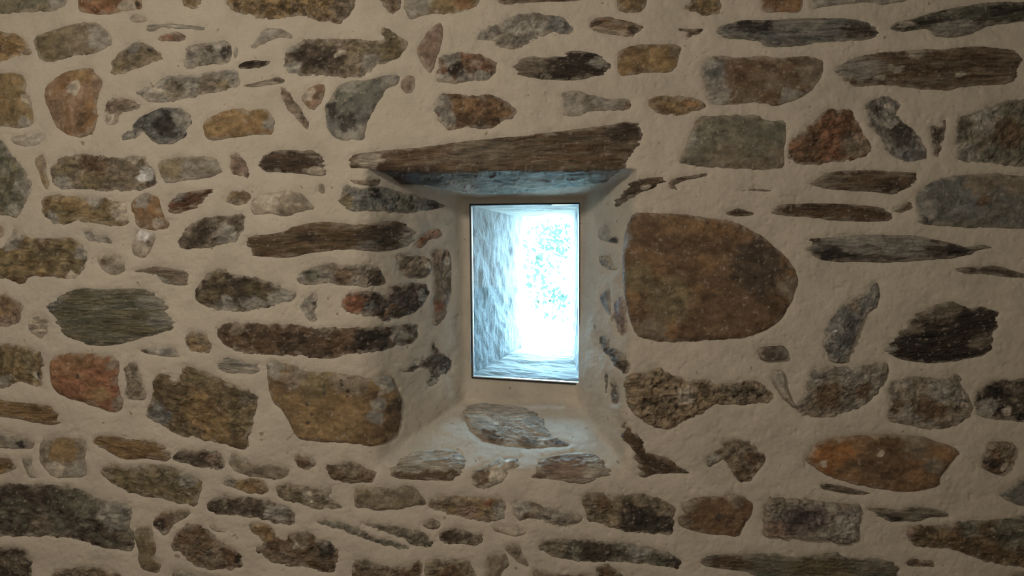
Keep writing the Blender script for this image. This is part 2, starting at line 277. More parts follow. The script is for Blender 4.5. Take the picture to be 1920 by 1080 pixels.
11|rubble_stone|layered|db,br|10|dark brown finely layered stone just left of the lintel's end|10,120 60,80 140,45 260,40 340,55 400,40 470,60 510,120 500,150 535,190 520,235 430,240 300,220 180,215 60,205 30,180|460,205,50,lt 430,80,50,gb
P0|lintel_stone|layered|br,gb|11|long brown schist lintel over the window niche, its underside lit bluish|650,300 665,290 690,285 730,281 780,277 830,270 880,263 930,258 960,256 1000,252 1050,245 1100,239 1150,232 1165,226 1203,230 1203,262 1190,282 1178,300 1172,315 1150,330 1130,345 1100,350 1050,353 1010,358 960,364 900,364 850,357 800,347 750,345 728,328 700,318 680,316 655,316|1165,248,22,db 695,300,18,lt 980,345,40,gb 1080,338,30,gg 860,350,25,pk 780,335,30,db 900,285,40,gb
P0|corner_stone|rough|sl,gg|10|rough blue-green stone at the upper left corner of the niche, under the lintel's end|636,372 644,352 652,346 664,350 680,352 700,346 730,352 760,360 790,368 815,375 833,382 836,391 800,396 765,401 735,399 700,396 680,398 655,395 642,388|648,375,16,ol 700,358,14,dk 760,385,22,gg 815,388,12,dk
P0|rubble_stone|rough|gb,oc|6|small tan chip wedged above the blue-green corner stone, under the lintel's end|653,337 672,337 690,338 714,333 712,346 692,349 676,348 662,344|
P0|stone_sliver|smooth|gb,db|4|tiny squarish chip between the finely layered dark stone and the pale mound-shaped one|595,343 607,343 609,361 603,363 596,358|607,352,3,dk
11|corner_stone|layered|br,ol|14|long brown stone ending in a whitish knob, below the blue-green corner stone of the niche|-70,720 -20,680 100,680 200,660 260,620 400,595 500,580 620,590 740,610 850,590 1000,575 1100,585 1180,640 1190,700 1160,760 1080,790 960,810 800,800 650,795 520,805 400,820 240,855 60,850 -40,830|1140,700,80,lt 400,710,60,db 930,680,130,db 850,770,50,gy
11|rubble_stone|rough|rd,or|5|small brick-red splintered stone in the niche's side, close to the pane|1195,760 1240,690 1290,670 1300,640 1380,630 1400,690 1340,710 1290,720 1240,780 1210,780|
11|corner_stone|rough|gb,gy|9|grey-brown hollow stone with a dark bluish tip on the niche corner, above the red-tipped one|300,1020 340,960 400,920 480,900 640,895 760,900 850,900 930,930 975,1010 950,1060 860,1075 740,1070 600,1060 520,1040 400,1065 330,1040|880,1000,80,db 650,990,80,br 420,980,50,gg
11|rubble_stone|rough|gb,pk|8|rounded purplish grey stone inside the niche between corner stones and the tall thin stone|1040,930 1080,880 1060,840 1200,830 1300,850 1325,900 1300,980 1240,1015 1140,1000 1090,960|1295,910,40,lt
11|rubble_stone|rough|gb,pk|6|tall thin purplish stone standing upright in the niche's left side|1315,790 1440,780 1470,860 1465,960 1470,1080 1450,1160 1430,1270 1400,1330 1350,1375 1325,1360 1330,1250 1315,1180 1340,1080 1330,980 1310,880|1440,880,35,lt 1350,1230,50,rd 1430,1180,40,gy
12|corner_stone|rough|db,pu|10|dark purple glossy broken stone with an orange-red tip, on the niche corner|640,100 680,45 760,30 860,20 930,30 960,60 1000,20 1000,-10 1100,-30 1200,-40 1290,-30 1300,30 1260,120 1180,190 1080,230 1000,230 940,255 900,210 820,205 700,195 650,165|715,115,95,rd 850,130,45,sl 1000,180,60,br 1240,60,50,gy
12|rubble_stone|rough|gy,gb|4|small pale stone with a dark slit, left of the red-tipped purple stone|320,150 350,90 400,50 460,25 465,100 440,180 460,240 400,260 370,210|430,110,18,dk
12|corner_stone|rough|br,db|13|very long dark brown stone running to the niche corner, above the yellow corner stone|-290,320 -260,270 -200,260 -100,255 100,270 300,270 450,295 560,290 700,310 780,290 880,290 960,290 1050,280 1150,265 1220,270 1215,340 1180,410 1100,430 1000,450 950,480 850,490 700,490 620,520 540,540 450,530 300,510 150,510 40,500 -60,500 -150,470 -220,440 -280,390|860,400,140,dk 1060,360,70,gy 1180,330,50,gg 520,320,60,gb -150,300,60,gb
12|corner_stone|smooth|oc,br|15|big yellow-ochre corner stone whose bluish return face turns into the niche|70,560 130,530 200,560 320,580 330,620 480,625 620,635 760,660 880,680 950,650 1030,660 1060,760 1100,830 1095,900 1090,1000 1060,1100 1000,1150 930,1175 860,1190 760,1170 620,1160 480,1155 340,1145 290,1100 240,990 200,920 130,860 90,750 80,640|130,600,90,gy 950,700,80,gy 880,950,60,gy 870,800,40,br 1040,880,70,db 1000,1020,70,br 450,690,150,ol 300,660,110,gb 650,680,110,gb 750,720,90,gb 910,860,60,gy 935,760,55,lt 900,960,45,gy 520,745,13,dk 515,785,14,db 575,720,11,db 650,690,14,dk 655,720,12,dk 695,770,14,dk 690,805,11,db 390,870,14,db 425,940,16,db 410,1010,20,db
12|rubble_stone|rough|db,gy|6|jagged little dark stone low in the niche's left side, with a bluish foot|1180,545 1260,550 1320,500 1320,400 1350,395 1360,470 1420,500 1490,560 1450,620 1380,680 1300,750 1280,700 1310,620 1240,600 1170,640 1060,620 1140,600|1380,660,60,gy 1210,550,30,lt
02|rubble_stone|layered|gy,lt|4|small pale grey stone under the left end of the very long dark brown one|1640,570 1670,515 1800,530 1860,560 1940,560 1945,620 1900,650 1800,640 1700,650 1650,620|
02|rubble_stone|rough|oc,gb|4|small tan crumbly stone left of the very long dark brown one|1375,350 1470,320 1540,340 1560,400 1590,430 1570,500 1500,495 1400,450|
02|stone_sliver|smooth|gy,db|4|thin pale sliver under the large green oval stone|1035,470 1120,445 1310,435 1330,490 1370,515 1250,520 1100,495|1080,475,40,db
02|rubble_stone|layered|gg,ol|12|large grey-green oval stone at left with fine layers and a frayed right end|345,130 440,70 540,15 620,-5 760,10 900,5 1070,0 1140,40 1200,90 1280,150 1240,180 1320,240 1290,310 1200,345 1080,370 940,420 780,437 660,430 560,390 480,350 430,280 380,190|390,110,70,sl 1220,240,80,gy 1130,110,70,gy
02|rubble_stone|rough|pk,oc|7|pinkish tan stone cut by the left edge, beside the small round whitish pebble|-60,50 30,40 100,75 175,125 150,200 150,260 60,285 -60,310|
02|pebble|rough|lt,gb|4|small round whitish pebble left of and below the large grey-green oval|190,290 230,215 320,200 385,255 350,340 310,385 230,350|
02|rubble_stone|rough|ol,oc|9|olive-gold stone with a grey upright stripe at the left edge, left of the red stone|-60,420 100,420 200,440 320,480 315,750 260,750 180,700 110,720 40,755 -60,740|265,650,40,lt 295,650,30,dk 20,690,60,gy
02|rubble_stone|smooth|rd,or|12|brick-red stone with a small pit in the middle, the reddest in the wall|370,560 420,500 540,480 700,495 800,510 860,510 900,560 890,640 880,700 900,780 920,850 915,920 840,935 740,900 600,850 460,810 390,750 370,680|870,560,60,gb 890,860,50,gb 590,660,22,db 780,800,60,oc
02|rubble_stone|rough|gb,lt|6|small upright crumbly brown stone between the brick-red stone and the big ochre-brown one|925,610 960,545 1020,570 1050,640 1070,720 1095,740 1085,830 1040,840 980,850 920,800 945,740|1030,800,40,br
02|rubble_stone|rough|ol,br|14|big ochre-brown stone with chiselled facets and a bluish grey lower left corner|1090,900 1150,800 1140,730 1170,650 1250,640 1310,690 1345,650 1350,600 1400,585 1500,610 1640,680 1760,740 1860,770 1935,800 1930,880 1900,1000 1870,1130 1860,1200 1810,1220 1720,1180 1560,1150 1400,1120 1280,1075 1180,1020 1095,970|1180,960,100,sl 1860,830,70,gb 1300,680,25,lt 1500,900,150,oc 1640,1050,120,oc
02|rubble_stone|layered|oc,or|7|long orange-yellow stone cut by the left edge, under the olive-gold one|-60,835 80,850 250,865 400,890 430,940 410,990 460,1010 400,1030 280,1020 140,985 -60,960|
03|rubble_stone|smooth|gb,gy|6|small grey-brown stone with a dark notch at the left edge, beside the pale squarish one|-60,0 120,15 230,40 255,80 240,130 130,130 -60,120|150,95,35,dk
03|rubble_stone|smooth|gb,gy|7|pale squarish stone with a tan centre, above the huge dark corner stone|300,80 330,45 480,35 640,50 650,120 630,200 650,260 640,340 480,350 380,335 330,280 280,180|480,140,110,oc 400,300,90,lt 590,300,70,gy
03|rubble_stone|layered|oc,or|7|golden-orange layered stone pointing right, below the big ochre-brown faceted one|700,60 760,20 860,25 1000,60 1140,65 1220,110 1285,155 1270,200 1240,230 1180,215 1100,195 980,215 860,190 800,130 720,110|
03|rubble_stone|rough|db,gb|7|small dark brown stone touching the tip of the golden-orange layered one|1287,180 1340,145 1400,130 1560,140 1640,145 1690,220 1680,275 1620,285 1480,265 1360,235 1290,205|1600,210,50,pk
03|rubble_stone|rough|ol,oc|5|small crumbly yellowish stone at the left edge above the huge dark corner stone|-60,180 60,190 130,250 100,290 0,325 -60,320|
03|stone_sliver|smooth|gy,gb|4|narrow upright grey stone left of the pale squarish stone with a tan centre|150,200 200,180 240,190 230,270 260,320 285,350 210,350 170,270|
03|rubble_stone|rough|ol,gb|10|long olive-brown stone sloping down to the right under the golden-orange layered one|740,300 780,245 860,240 930,270 1060,255 1200,245 1340,280 1480,350 1520,380 1500,460 1470,560 1380,545 1300,530 1200,495 1060,490 980,460 900,430 800,370|1400,340,80,gy 780,270,50,gb
03|rubble_stone|smooth|gb,gy|7|grey lens-shaped stone right of the small dark brown one, below the big faceted stone|1700,230 1740,145 1800,190 1900,250 2060,240 2190,280 2170,330 2080,360 1900,340 1760,300|
03|rubble_stone|rough|db,gg|14|huge dark mossy-looking stone filling the lower left corner|-60,400 60,385 300,395 480,400 600,430 700,490 860,530 960,540 990,620 960,700 1010,760 1000,890 880,885 740,860 600,810 400,790 200,790 -60,780|870,620,110,gy 650,560,110,gg 300,700,90,gb 950,800,50,gb
03|rubble_stone|rough|db,gb|9|dark stone in the very bottom left corner, under the huge dark one|-60,870 100,860 180,880 230,960 230,1100 230,1150 -60,1150|
03|rubble_stone|rough|gb,br|9|brownish stone cut by the bottom edge, next to the dark bottom left corner stone|370,1140 380,1080 420,1040 600,1010 780,1020 900,1060 960,1140|
03|rubble_stone|smooth|ol,gb|8|upright keyhole-shaped olive stone with a rounded foot, right of the huge dark corner stone|1010,720 1080,700 1130,700 1150,780 1170,880 1160,930 1210,990 1200,1040 1160,1065 1060,1030 1030,970 1040,900 1010,820|1160,880,25,br
03|rubble_stone|smooth|br,gb|8|small dark brown leaf-shaped stone touching the brown triangular one, lower left|1145,660 1200,600 1290,585 1420,580 1430,610 1380,650 1300,690 1260,760 1230,780 1190,740 1150,710|1195,690,50,dk 1235,755,35,gy 1370,610,50,gb
03|rubble_stone|rough|br,gb|12|brown triangular stone with chipped faces near the bottom, right of the keyhole-shaped one|1270,840 1310,770 1370,700 1440,680 1500,690 1580,750 1640,810 1720,860 1810,890 1815,1030 1720,1030 1600,1035 1480,1010 1400,970 1380,930 1300,890|1790,950,30,dk 1600,930,80,gb
03|stone_sliver|smooth|gb,lt|4|small hooked pale brown stone above the slope of the brown triangular one|1560,680 1590,670 1640,730 1700,740 1690,760 1620,750 1570,720|
03|rubble_stone|rough|oc,gb|6|small golden stone with a grey left tail, above the long dark grey-brown one|1665,370 1720,335 1780,365 1850,340 1920,345 2000,370 2025,450 1960,465 1880,465 1780,430 1680,395|1710,365,60,gy
03|rubble_stone|rough|db,gb|10|long dark grey-brown stone with a pale right part, under the small golden one|1555,540 1590,490 1700,475 1860,490 1980,510 2060,520 2160,560 2210,620 2230,700 2120,700 2020,680 1930,645 1800,640 1660,620 1600,610 1560,580|2090,600,100,gy
13|rubble_stone|rough|br,gb|12|knobbly dark brown boulder with a tan hump and a black cleft, near the bottom|-20,880 60,830 20,790 -60,740 -60,700 0,680 100,690 160,760 150,800 240,810 240,770 330,750 420,760 480,810 560,815 600,870 630,910 600,1000 590,1050 480,1045 350,1000 220,1005 80,960|530,860,70,dk 50,740,90,oc 340,800,90,gb 310,850,25,lt
03|rubble_stone|smooth|gb,gy|7|flat brown stone cut by the bottom edge, under the brown triangular one|1285,1120 1290,1050 1340,1035 1480,1060 1700,1090 1760,1150 1285,1150|
13|pebble|rough|br,gb|6|small hollowed brown pebble alone below the yellow corner stone|285,190 320,170 350,190 420,180 460,215 440,260 380,290 320,265|420,210,35,lt
13|rubble_stone|rough|br,gb|9|brown stone with pale crust below the niche, left of the blue-lit sill stones|525,280 530,240 600,240 660,210 760,235 800,270 915,290 900,340 870,385 740,385 640,380 560,350|700,260,80,gb
13|sill_stone|layered|lt,gy|11|front sill stone with bluish top and brown front face, furthest left of three|1000,270 1080,240 1060,210 1200,150 1330,130 1460,130 1560,180 1580,220 1550,280 1500,340 1460,370 1340,365 1200,360 1060,350 1010,320|1080,330,45,br 1170,335,45,br 1270,335,45,br 1370,330,45,br 1460,320,50,br
13|sill_stone|rough|lt,gy|9|small front sill stone with reddish brown lower face, between the two wide front ones|1610,320 1640,280 1720,240 1800,200 1880,180 1990,200 1960,260 1880,310 1850,370 1770,410 1690,425 1610,400|1680,350,75,br
23|sill_stone|layered|lt,gy|11|wide grey front sill stone, furthest right of three|155,320 190,270 220,210 320,170 480,150 600,150 680,200 740,290 740,310 660,340 560,390 460,385 360,360 160,350|190,330,40,br 400,280,120,pk
12|sill_stone|layered|lt,gy|9|broad pale bluish slab lying on the sloping sill directly beneath the pane|1560,900 1640,865 1800,870 1920,880 2060,910 2130,960 2160,1010 2180,1060 2240,1110 2340,1160 2330,1190 2200,1190 2100,1200 1940,1180 1800,1170 1680,1130 1600,1040 1560,980|2250,1178,50,br 1750,1130,60,br 2050,1170,60,gb
13|rubble_stone|rough|gb,ol|8|ragged grey-brown stone with a forked right end, under the brown stone with pale crust|140,410 200,390 330,385 400,410 480,430 580,415 560,450 530,480 590,520 650,560 620,575 520,575 400,560 320,530 220,525 160,490|390,480,45,lt
13|rubble_stone|smooth|gb,ol|11|blocky grey-brown stone with a snout at its right end, below the left front sill stone|735,420 780,400 850,415 960,415 1040,430 1120,400 1200,415 1240,480 1280,520 1270,545 1160,560 1060,585 900,590 820,570 745,570 735,500|1250,530,30,db
13|rubble_stone|rough|gb,oc|8|pinkish tan stone with a pale grey right end, below the small middle sill stone|1285,560 1320,490 1440,480 1520,470 1660,490 1800,500 1860,500 1870,600 1860,660 1760,680 1640,665 1500,630 1380,600|1830,590,70,gy 1600,600,80,pk 1740,520,40,rd
13|rubble_stone|rough|gg,db|7|thin dark stone sloping down to the right like a blade, near the bottom centre|445,665 540,660 660,690 760,720 860,770 960,810 1060,820 1140,860 1130,885 1000,865 860,820 720,775 620,730 500,700|
13|rubble_stone|rough|gb,gg|7|long grey-brown stone above and right of the blade-like dark one|780,680 900,690 1040,710 1160,720 1260,750 1300,800 1335,840 1300,865 1180,850 1100,800 1020,770 900,730|
13|rubble_stone|rough|gb,db|9|brown humped stone with an upturned right tip, near the bottom centre|1370,760 1420,720 1540,720 1640,780 1700,770 1710,810 1650,860 1560,840 1420,850 1372,810|1450,780,80,db
13|pebble|rough|gb,gy|5|small grey knob perched above the humped stone with an upturned tip|1245,680 1310,640 1380,670 1385,700 1380,715 1310,735 1255,710|
13|rubble_stone|rough|br,gb|11|wide brown stone cut by the bottom edge, left one of a touching pair|725,1140 725,960 800,945 900,990 1040,1015 1160,1010 1220,960 1245,990 1250,1140|850,980,90,gb
13|rubble_stone|rough|gb,ol|11|wide grey-brown stone cut by the bottom edge, right one of a touching pair|1258,1140 1256,1000 1300,955 1420,960 1500,960 1600,970 1640,1040 1660,1140|1450,1060,100,br
13|rubble_stone|smooth|gb,ol|7|upright rounded grey stone at the bottom edge, right of the touching pair|1710,1140 1720,980 1740,920 1860,900 1900,960 1890,1020 1840,1060 1830,1140|
13|pebble|smooth|lt,gb|4|small pale stone under the right end of the pinkish tan one|1760,700 1830,680 1880,715 1960,710 2030,740 2020,770 1940,785 1860,765 1790,750|
P0|corner_stone|smooth|br,or|14|biggest stone in the wall, smooth tawny brown block right of the window|1170,430 1186,398 1220,398 1300,403 1380,415 1410,430 1440,450 1475,480 1497,515 1497,540 1480,575 1465,600 1435,622 1390,635 1350,637 1290,640 1250,642 1210,637 1192,628 1180,600 1172,560 1167,500 1167,450|1175,450,16,gy 1174,520,14,gy 1195,520,30,ol 1420,500,60,db 1330,610,70,br 1220,620,30,gb 1480,540,25,gb 1250,560,50,ol
21|rubble_stone|smooth|gy,db|5|small grey and black stone in the niche's right side, upper of two beside the pane|640,640 690,590 730,620 740,680 790,690 790,750 720,740 640,720|760,720,30,dk
21|rubble_stone|rough|gb,gy|5|small crumbly dark stone in the niche's right side, lower of two beside the pane|640,830 740,840 745,900 790,930 780,945 700,940 650,900|
22|stone_sliver|smooth|gy,db|4|narrow grey sliver in the niche's right side at mid height|650,60 700,10 730,0 740,80 740,200 720,210 680,140|
22|rubble_stone|rough|pk,gb|6|small upright pinkish stone between the grey sliver and the biggest block|760,110 800,60 850,80 860,200 850,330 835,375 800,350 760,260 750,190|
22|corner_stone|rough|db,gb|7|dark stone slanting down along the niche's right edge, below the pinkish upright one|640,350 680,345 730,380 720,450 770,450 840,500 880,560 880,620 840,660 780,600 720,510 680,480 650,420|700,370,40,gy 820,500,50,gb
22|stone_sliver|rough|gb,db|3|thinnest dark sliver low in the niche's right side|690,640 710,640 712,720 705,800 690,780 680,700|
22|rubble_stone|rough|gb,gy|5|small tapering grey-brown stone low in the niche's right side, beside the thinnest sliver|725,700 770,700 800,780 800,830 770,870 740,860 730,800|765,840,30,db
22|rubble_stone|porous|tf,gb|14|spongy pitted tan stone below the biggest block, with a long layered tail to the right|835,660 900,640 1000,640 1080,600 1130,600 1180,640 1230,660 1280,680 1330,700 1360,680 1480,690 1520,720 1640,720 1760,690 1860,700 1960,800 1960,850 1800,880 1600,870 1500,880 1440,930 1340,980 1260,1000 1220,1050 1120,1055 1000,1010 900,940 860,870 840,800|1290,800,75,mo 1700,780,90,gb 1850,780,70,gb
32|rubble_stone|smooth|gy,db|22|small dark and pale block standing proud, between the biggest block and the twisted grey stone|-80,480 -80,450 0,440 120,430 130,470 140,535 40,545 -50,545|-20,490,60,db
32|rubble_stone|smooth|gy,lt|22|curved whitish fang-shaped stone under the small proud block|20,690 40,610 110,620 130,720 150,820 200,870 190,900 130,850 60,760|190,870,30,db
32|rubble_stone|rough|sl,gy|22|upright twisted slate-grey stone leaning right, with one white fleck|405,420 440,310 500,200 560,120 660,70 720,30 760,-20 810,-60 840,-20 840,50 820,140 730,200 690,260 650,380 610,500 570,560 500,570 450,540 440,480|470,340,28,wh 780,20,60,gy 640,130,60,gb
32|rubble_stone|rough|gb,gy|11|large grey scallop-edged stone right under the twisted slate-grey one|200,900 300,800 280,720 330,620 400,590 560,590 700,580 860,560 900,560 920,620 880,720 800,820 720,890 600,930 440,980 330,965 230,950|450,800,120,br 700,760,80,br 620,640,120,gy 330,680,70,gy
32|rubble_stone|layered|dk,db|12|large blackish brown layered stone at right with a pale crust on top|900,440 980,350 1040,300 1080,230 1180,160 1300,110 1400,100 1520,160 1620,130 1730,180 1700,330 1680,470 1620,510 1500,525 1380,555 1230,570 1080,550 960,530 900,490 855,475|1600,400,70,gb 1300,150,120,gb 1040,300,80,gb 900,470,40,gy
32|rubble_stone|rough|gb,gy|11|large pale brown block with a dark brown heart, below the blackish brown layered one|900,720 1000,670 1140,660 1300,680 1440,630 1450,740 1500,780 1540,850 1550,930 1480,1000 1400,1040 1260,1070 1080,1040 960,1020 900,980 905,850|1200,900,110,br 1300,900,70,br 1300,750,110,gy 1480,880,30,lt 960,880,60,br
32|rubble_stone|rough|dk,gb|10|dark pale-streaked stone cut by the right edge, beside the block with a dark heart|1555,860 1575,780 1660,700 1780,690 2000,660 2000,1020 1840,1000 1700,990 1600,970 1570,920|1790,920,35,lt 1640,900,80,gy
31|rubble_stone|layered|br,gb|9|long lens-shaped brown stone, highest of three stacked long ones right of the biggest block|310,290 380,240 460,210 620,195 800,195 980,205 1140,215 1110,270 1040,340 960,380 860,370 780,355 640,355 480,340 340,320|400,270,90,gb 920,350,80,db
31|rubble_stone|layered|br,db|8|slender brown spindle-shaped stone, middle of three stacked long ones right of the biggest block|10,515 60,470 140,450 340,440 560,445 720,455 860,480 935,515 940,560 860,585 720,585 500,575 300,550 100,540|
31|stone_sliver|layered|br,gb|4|small brown splinter rising from the right tip of the spindle-shaped stone|945,500 1000,470 1060,425 1100,460 1060,500 980,520|
31|rubble_stone|smooth|sl,gg|12|large dark bluish slate block cut by the right edge|1110,420 1150,330 1220,290 1330,240 1500,230 1700,215 1850,235 2000,250 2000,640 1800,635 1560,630 1340,620 1120,600 1140,540|1200,490,70,gy 1600,270,140,gb 1850,290,120,gb 1600,430,60,br 1150,580,40,dk
31|rubble_stone|layered|db,gy|9|long black-and-grey finely layered stone, lowest of three stacked long ones right of the biggest block|300,780 330,740 320,700 480,700 700,680 900,680 1100,685 1280,720 1400,750 1500,775 1620,750 1690,780 1560,800 1500,835 1360,860 1120,880 880,890 640,885 480,885 380,865 320,820|700,710,150,gy 1000,740,130,gy 1430,780,80,dk 500,860,100,dk
31|stone_sliver|layered|gb,db|5|thin grey-brown sliver at the right edge, under the tip of the black-and-grey layered stone|1380,935 1480,920 1600,920 1700,905 1800,930 1920,970 2000,985 2000,1010 1800,1000 1640,980 1480,975|
21|rubble_stone|layered|br,db|7|brown splintery stone slanting up from the niche's upper right corner|750,440 820,390 870,330 870,290 920,260 1040,250 1140,245 1150,280 1100,290 1050,340 960,370 900,390 860,430 800,470 750,470|1000,325,22,lt 780,450,40,gb
21|stone_sliver|layered|br,db|5|small brown splinter continuing the splintery stone towards the right|1172,280 1240,250 1360,230 1460,210 1470,240 1380,255 1290,280 1220,310 1230,350 1180,330|
21|stone_sliver|layered|br,db|4|small dark lens-shaped splinter just above the biggest block|1570,515 1640,500 1700,475 1830,520 1780,540 1660,545|
21|stone_sliver|layered|gb,br|3|thinnest pale splinter between the two rows above the biggest block|1680,355 1780,332 1900,338 1960,347 1920,358 1800,350|
P0|corner_stone|layered|br,db|10|jagged brown L-shaped stone climbing the lower right corner of the niche|1165,788 1175,800 1190,815 1205,822 1210,835 1207,848 1225,853 1250,857 1262,865 1280,878 1300,887 1275,888 1250,888 1225,890 1205,898 1198,870 1188,848 1178,838 1167,820|
23|rubble_stone|rough|gb,br|10|crumpled leaf-like brown stone with a small lobe at its left, under the spongy stone's tail|1430,210 1480,150 1560,140 1590,60 1700,50 1800,90 1850,130 1900,180 1890,250 1840,290 1800,370 1700,380 1670,330 1640,280 1600,210 1540,230 1480,270|1490,200,70,gy 1800,200,60,br
23|rubble_stone|rough|gb,gy|9|wavy grey-brown stone below the wide right front sill stone|5,560 30,505 130,510 240,560 340,590 480,620 530,640 500,690 400,715 280,700 220,660 160,650 40,670 10,620|80,560,70,gy 130,640,50,br
23|rubble_stone|rough|gb,ol|12|large block with a black square face and brown crumbly left and upper parts|510,540 530,470 640,460 760,480 860,470 960,455 1100,485 1170,530 1235,575 1215,620 1215,770 1080,770 900,760 780,730 680,700 560,660 550,600|900,670,110,dk 1020,670,120,dk 1140,690,90,dk 880,550,60,db 690,540,60,br
23|rubble_stone|smooth|br,or|13|squarish brown stone split by a diagonal crack, right of the black-faced block|1260,560 1330,500 1420,490 1560,480 1660,460 1760,490 1815,540 1800,620 1740,700 1700,790 1560,775 1400,760 1260,710 1240,650 1300,620|1280,680,60,gb 1340,530,60,gb 1680,500,60,gb 1560,640,35,db
23|rubble_stone|rough|gg,db|11|long dark stone with grey-green top and drooping right end, near the bottom|180,850 240,815 400,800 600,810 740,830 860,830 980,850 1100,880 1200,910 1275,970 1260,1030 1140,1020 1000,990 860,980 700,975 500,970 340,950 240,910|300,840,100,gb 640,890,130,db 950,900,90,gy 1200,990,70,dk
23|rubble_stone|smooth|gb,br|6|small brown stone slanting down, left of the long dark stone with drooping end|-60,860 0,830 60,840 80,930 130,990 120,1015 60,990 -10,940|
23|rubble_stone|rough|gb,br|9|low brown stone with a hump at the bottom edge, under the long drooping dark stone|150,1140 150,1030 250,1060 600,1075 640,1010 720,990 780,1020 830,1080 900,1140|710,1040,70,br
23|rubble_stone|layered|gg,gb|12|very long grey-brown layered stone along the bottom edge at right|1410,980 1440,930 1560,915 1700,915 1840,905 1920,915 2000,910 2060,940 2200,930 2380,900 2440,900 2520,950 2740,940 2860,980 2900,1020 2890,1080 2890,1150 1900,1150 1800,1060 1600,1035 1460,1010|2300,1010,150,ol 1650,980,100,br
33|rubble_stone|smooth|or,br|13|large orange-brown oval stone with a pale grey upper rim, lower right|280,220 320,140 360,80 480,40 640,30 820,10 960,20 1160,30 1260,70 1400,110 1450,160 1400,200 1340,270 1280,350 1290,400 1160,440 980,450 800,425 640,390 460,345 380,290|430,200,120,rdo 550,150,80,rdo 850,230,210,br 1100,60,130,gb 1230,250,80,gb 830,165,30,lt 400,240,30,lt
33|stone_sliver|layered|gb,br|4|thin brown sliver just under the large orange-brown oval|390,400 440,385 540,400 660,430 790,460 700,475 560,465 460,440 400,430|
33|rubble_stone|rough|gb,gy|22|brick-shaped grey stone with a purplish middle that throws a shadow on its right, lower right|-35,500 200,495 400,525 690,540 700,600 690,700 670,830 540,840 400,795 200,790 0,785 -35,780|200,660,130,pu 350,620,100,pu 580,680,110,gy 50,740,90,pk
33|rubble_stone|layered|gb,gg|6|long thin pale stone with a black hollow beneath, right of the brick-shaped grey one|750,570 800,560 960,580 1080,555 1260,570 1350,610 1340,640 1200,640 1120,680 1000,670 930,690 860,650 780,610|930,665,45,dk
33|rubble_stone|rough|br,gb|22|small knobbly stone like a curled shell, right of the large orange-brown oval|1600,260 1640,180 1650,80 1740,70 1830,90 1850,140 1800,240 1760,300 1700,315 1610,280|1650,220,50,dk 1740,250,35,lt 1740,110,60,gb
33|rubble_stone|smooth|gg,sl|8|greenish stone cut by the right edge, lower of the green ones there|1700,465 1840,420 1880,350 2000,320 2000,570 1880,555 1780,510|
33|rubble_stone|rough|br,ol|13|huge brown stone turning green towards the right edge, near the bottom right corner|1035,720 1160,700 1280,710 1400,680 1620,660 2000,620 2000,1040 1760,1000 1620,970 1480,920 1360,880 1200,870 1080,850 1040,780|1850,720,180,gg 1500,700,100,gg 1060,760,50,pk
33|pebble|rough|br,gb|6|small brown double-humped pebble under the huge brown and green stone|1040,980 1100,950 1170,970 1230,960 1270,1015 1160,1015 1060,1010|
33|rubble_stone|rough|gg,gb|7|greenish stone corner in the very bottom right corner|1820,1150 1840,1060 2000,1050 2000,1150|
'''
# colours as they look in this wall's light (sRGB)
PAL = dict(ol=(88,76,53), oc=(106,85,56), gb=(96,84,67), br=(76,59,42), db=(57,47,37), rd=(104,70,50), gg=(82,78,63),
           sl=(80,77,69), gy=(112,104,90), pk=(106,87,71), lt=(138,125,105), dk=(40,35,29), wh=(158,150,138), pu=(68,57,51),
           rdo=(108,73,42), tf=(112,94,70), mo=(136,123,102))
PAL['or'] = (102, 77, 51)
MORTAR_LOOK = lin((140, 127, 107)); MORTAR_ALB = np.array((.56, .49, .405))
ALB = {k: np.clip(lin(v)*MORTAR_ALB/MORTAR_LOOK, .01, .9) for k, v in PAL.items()}

def parse(line):
    tile, name, kind, cols, prot, label, pts, patches = line.split('|')
    if tile[0] == 'P': f = lambda x, y: (x, y)
    else:
        tx, ty = int(tile[0])*480, int(tile[1])*270
        f = lambda x, y: (tx+x/4, ty+y/4)
    P = np.array([f(*map(float, p.split(','))) for p in pts.split()])
    sc = 1 if tile[0] == 'P' else .25
    pa = []
    for q in patches.split():
        x, y, r, c = q.split(',')
        pa.append((*f(float(x), float(y)), float(r)*sc, c))
    return dict(name=name, kind=kind, cols=cols.split(','), prot=float(prot)/1000, label=label, poly=P, patches=pa)
STONE_LIST = [parse(l) for l in STONES.strip().split('\n')]

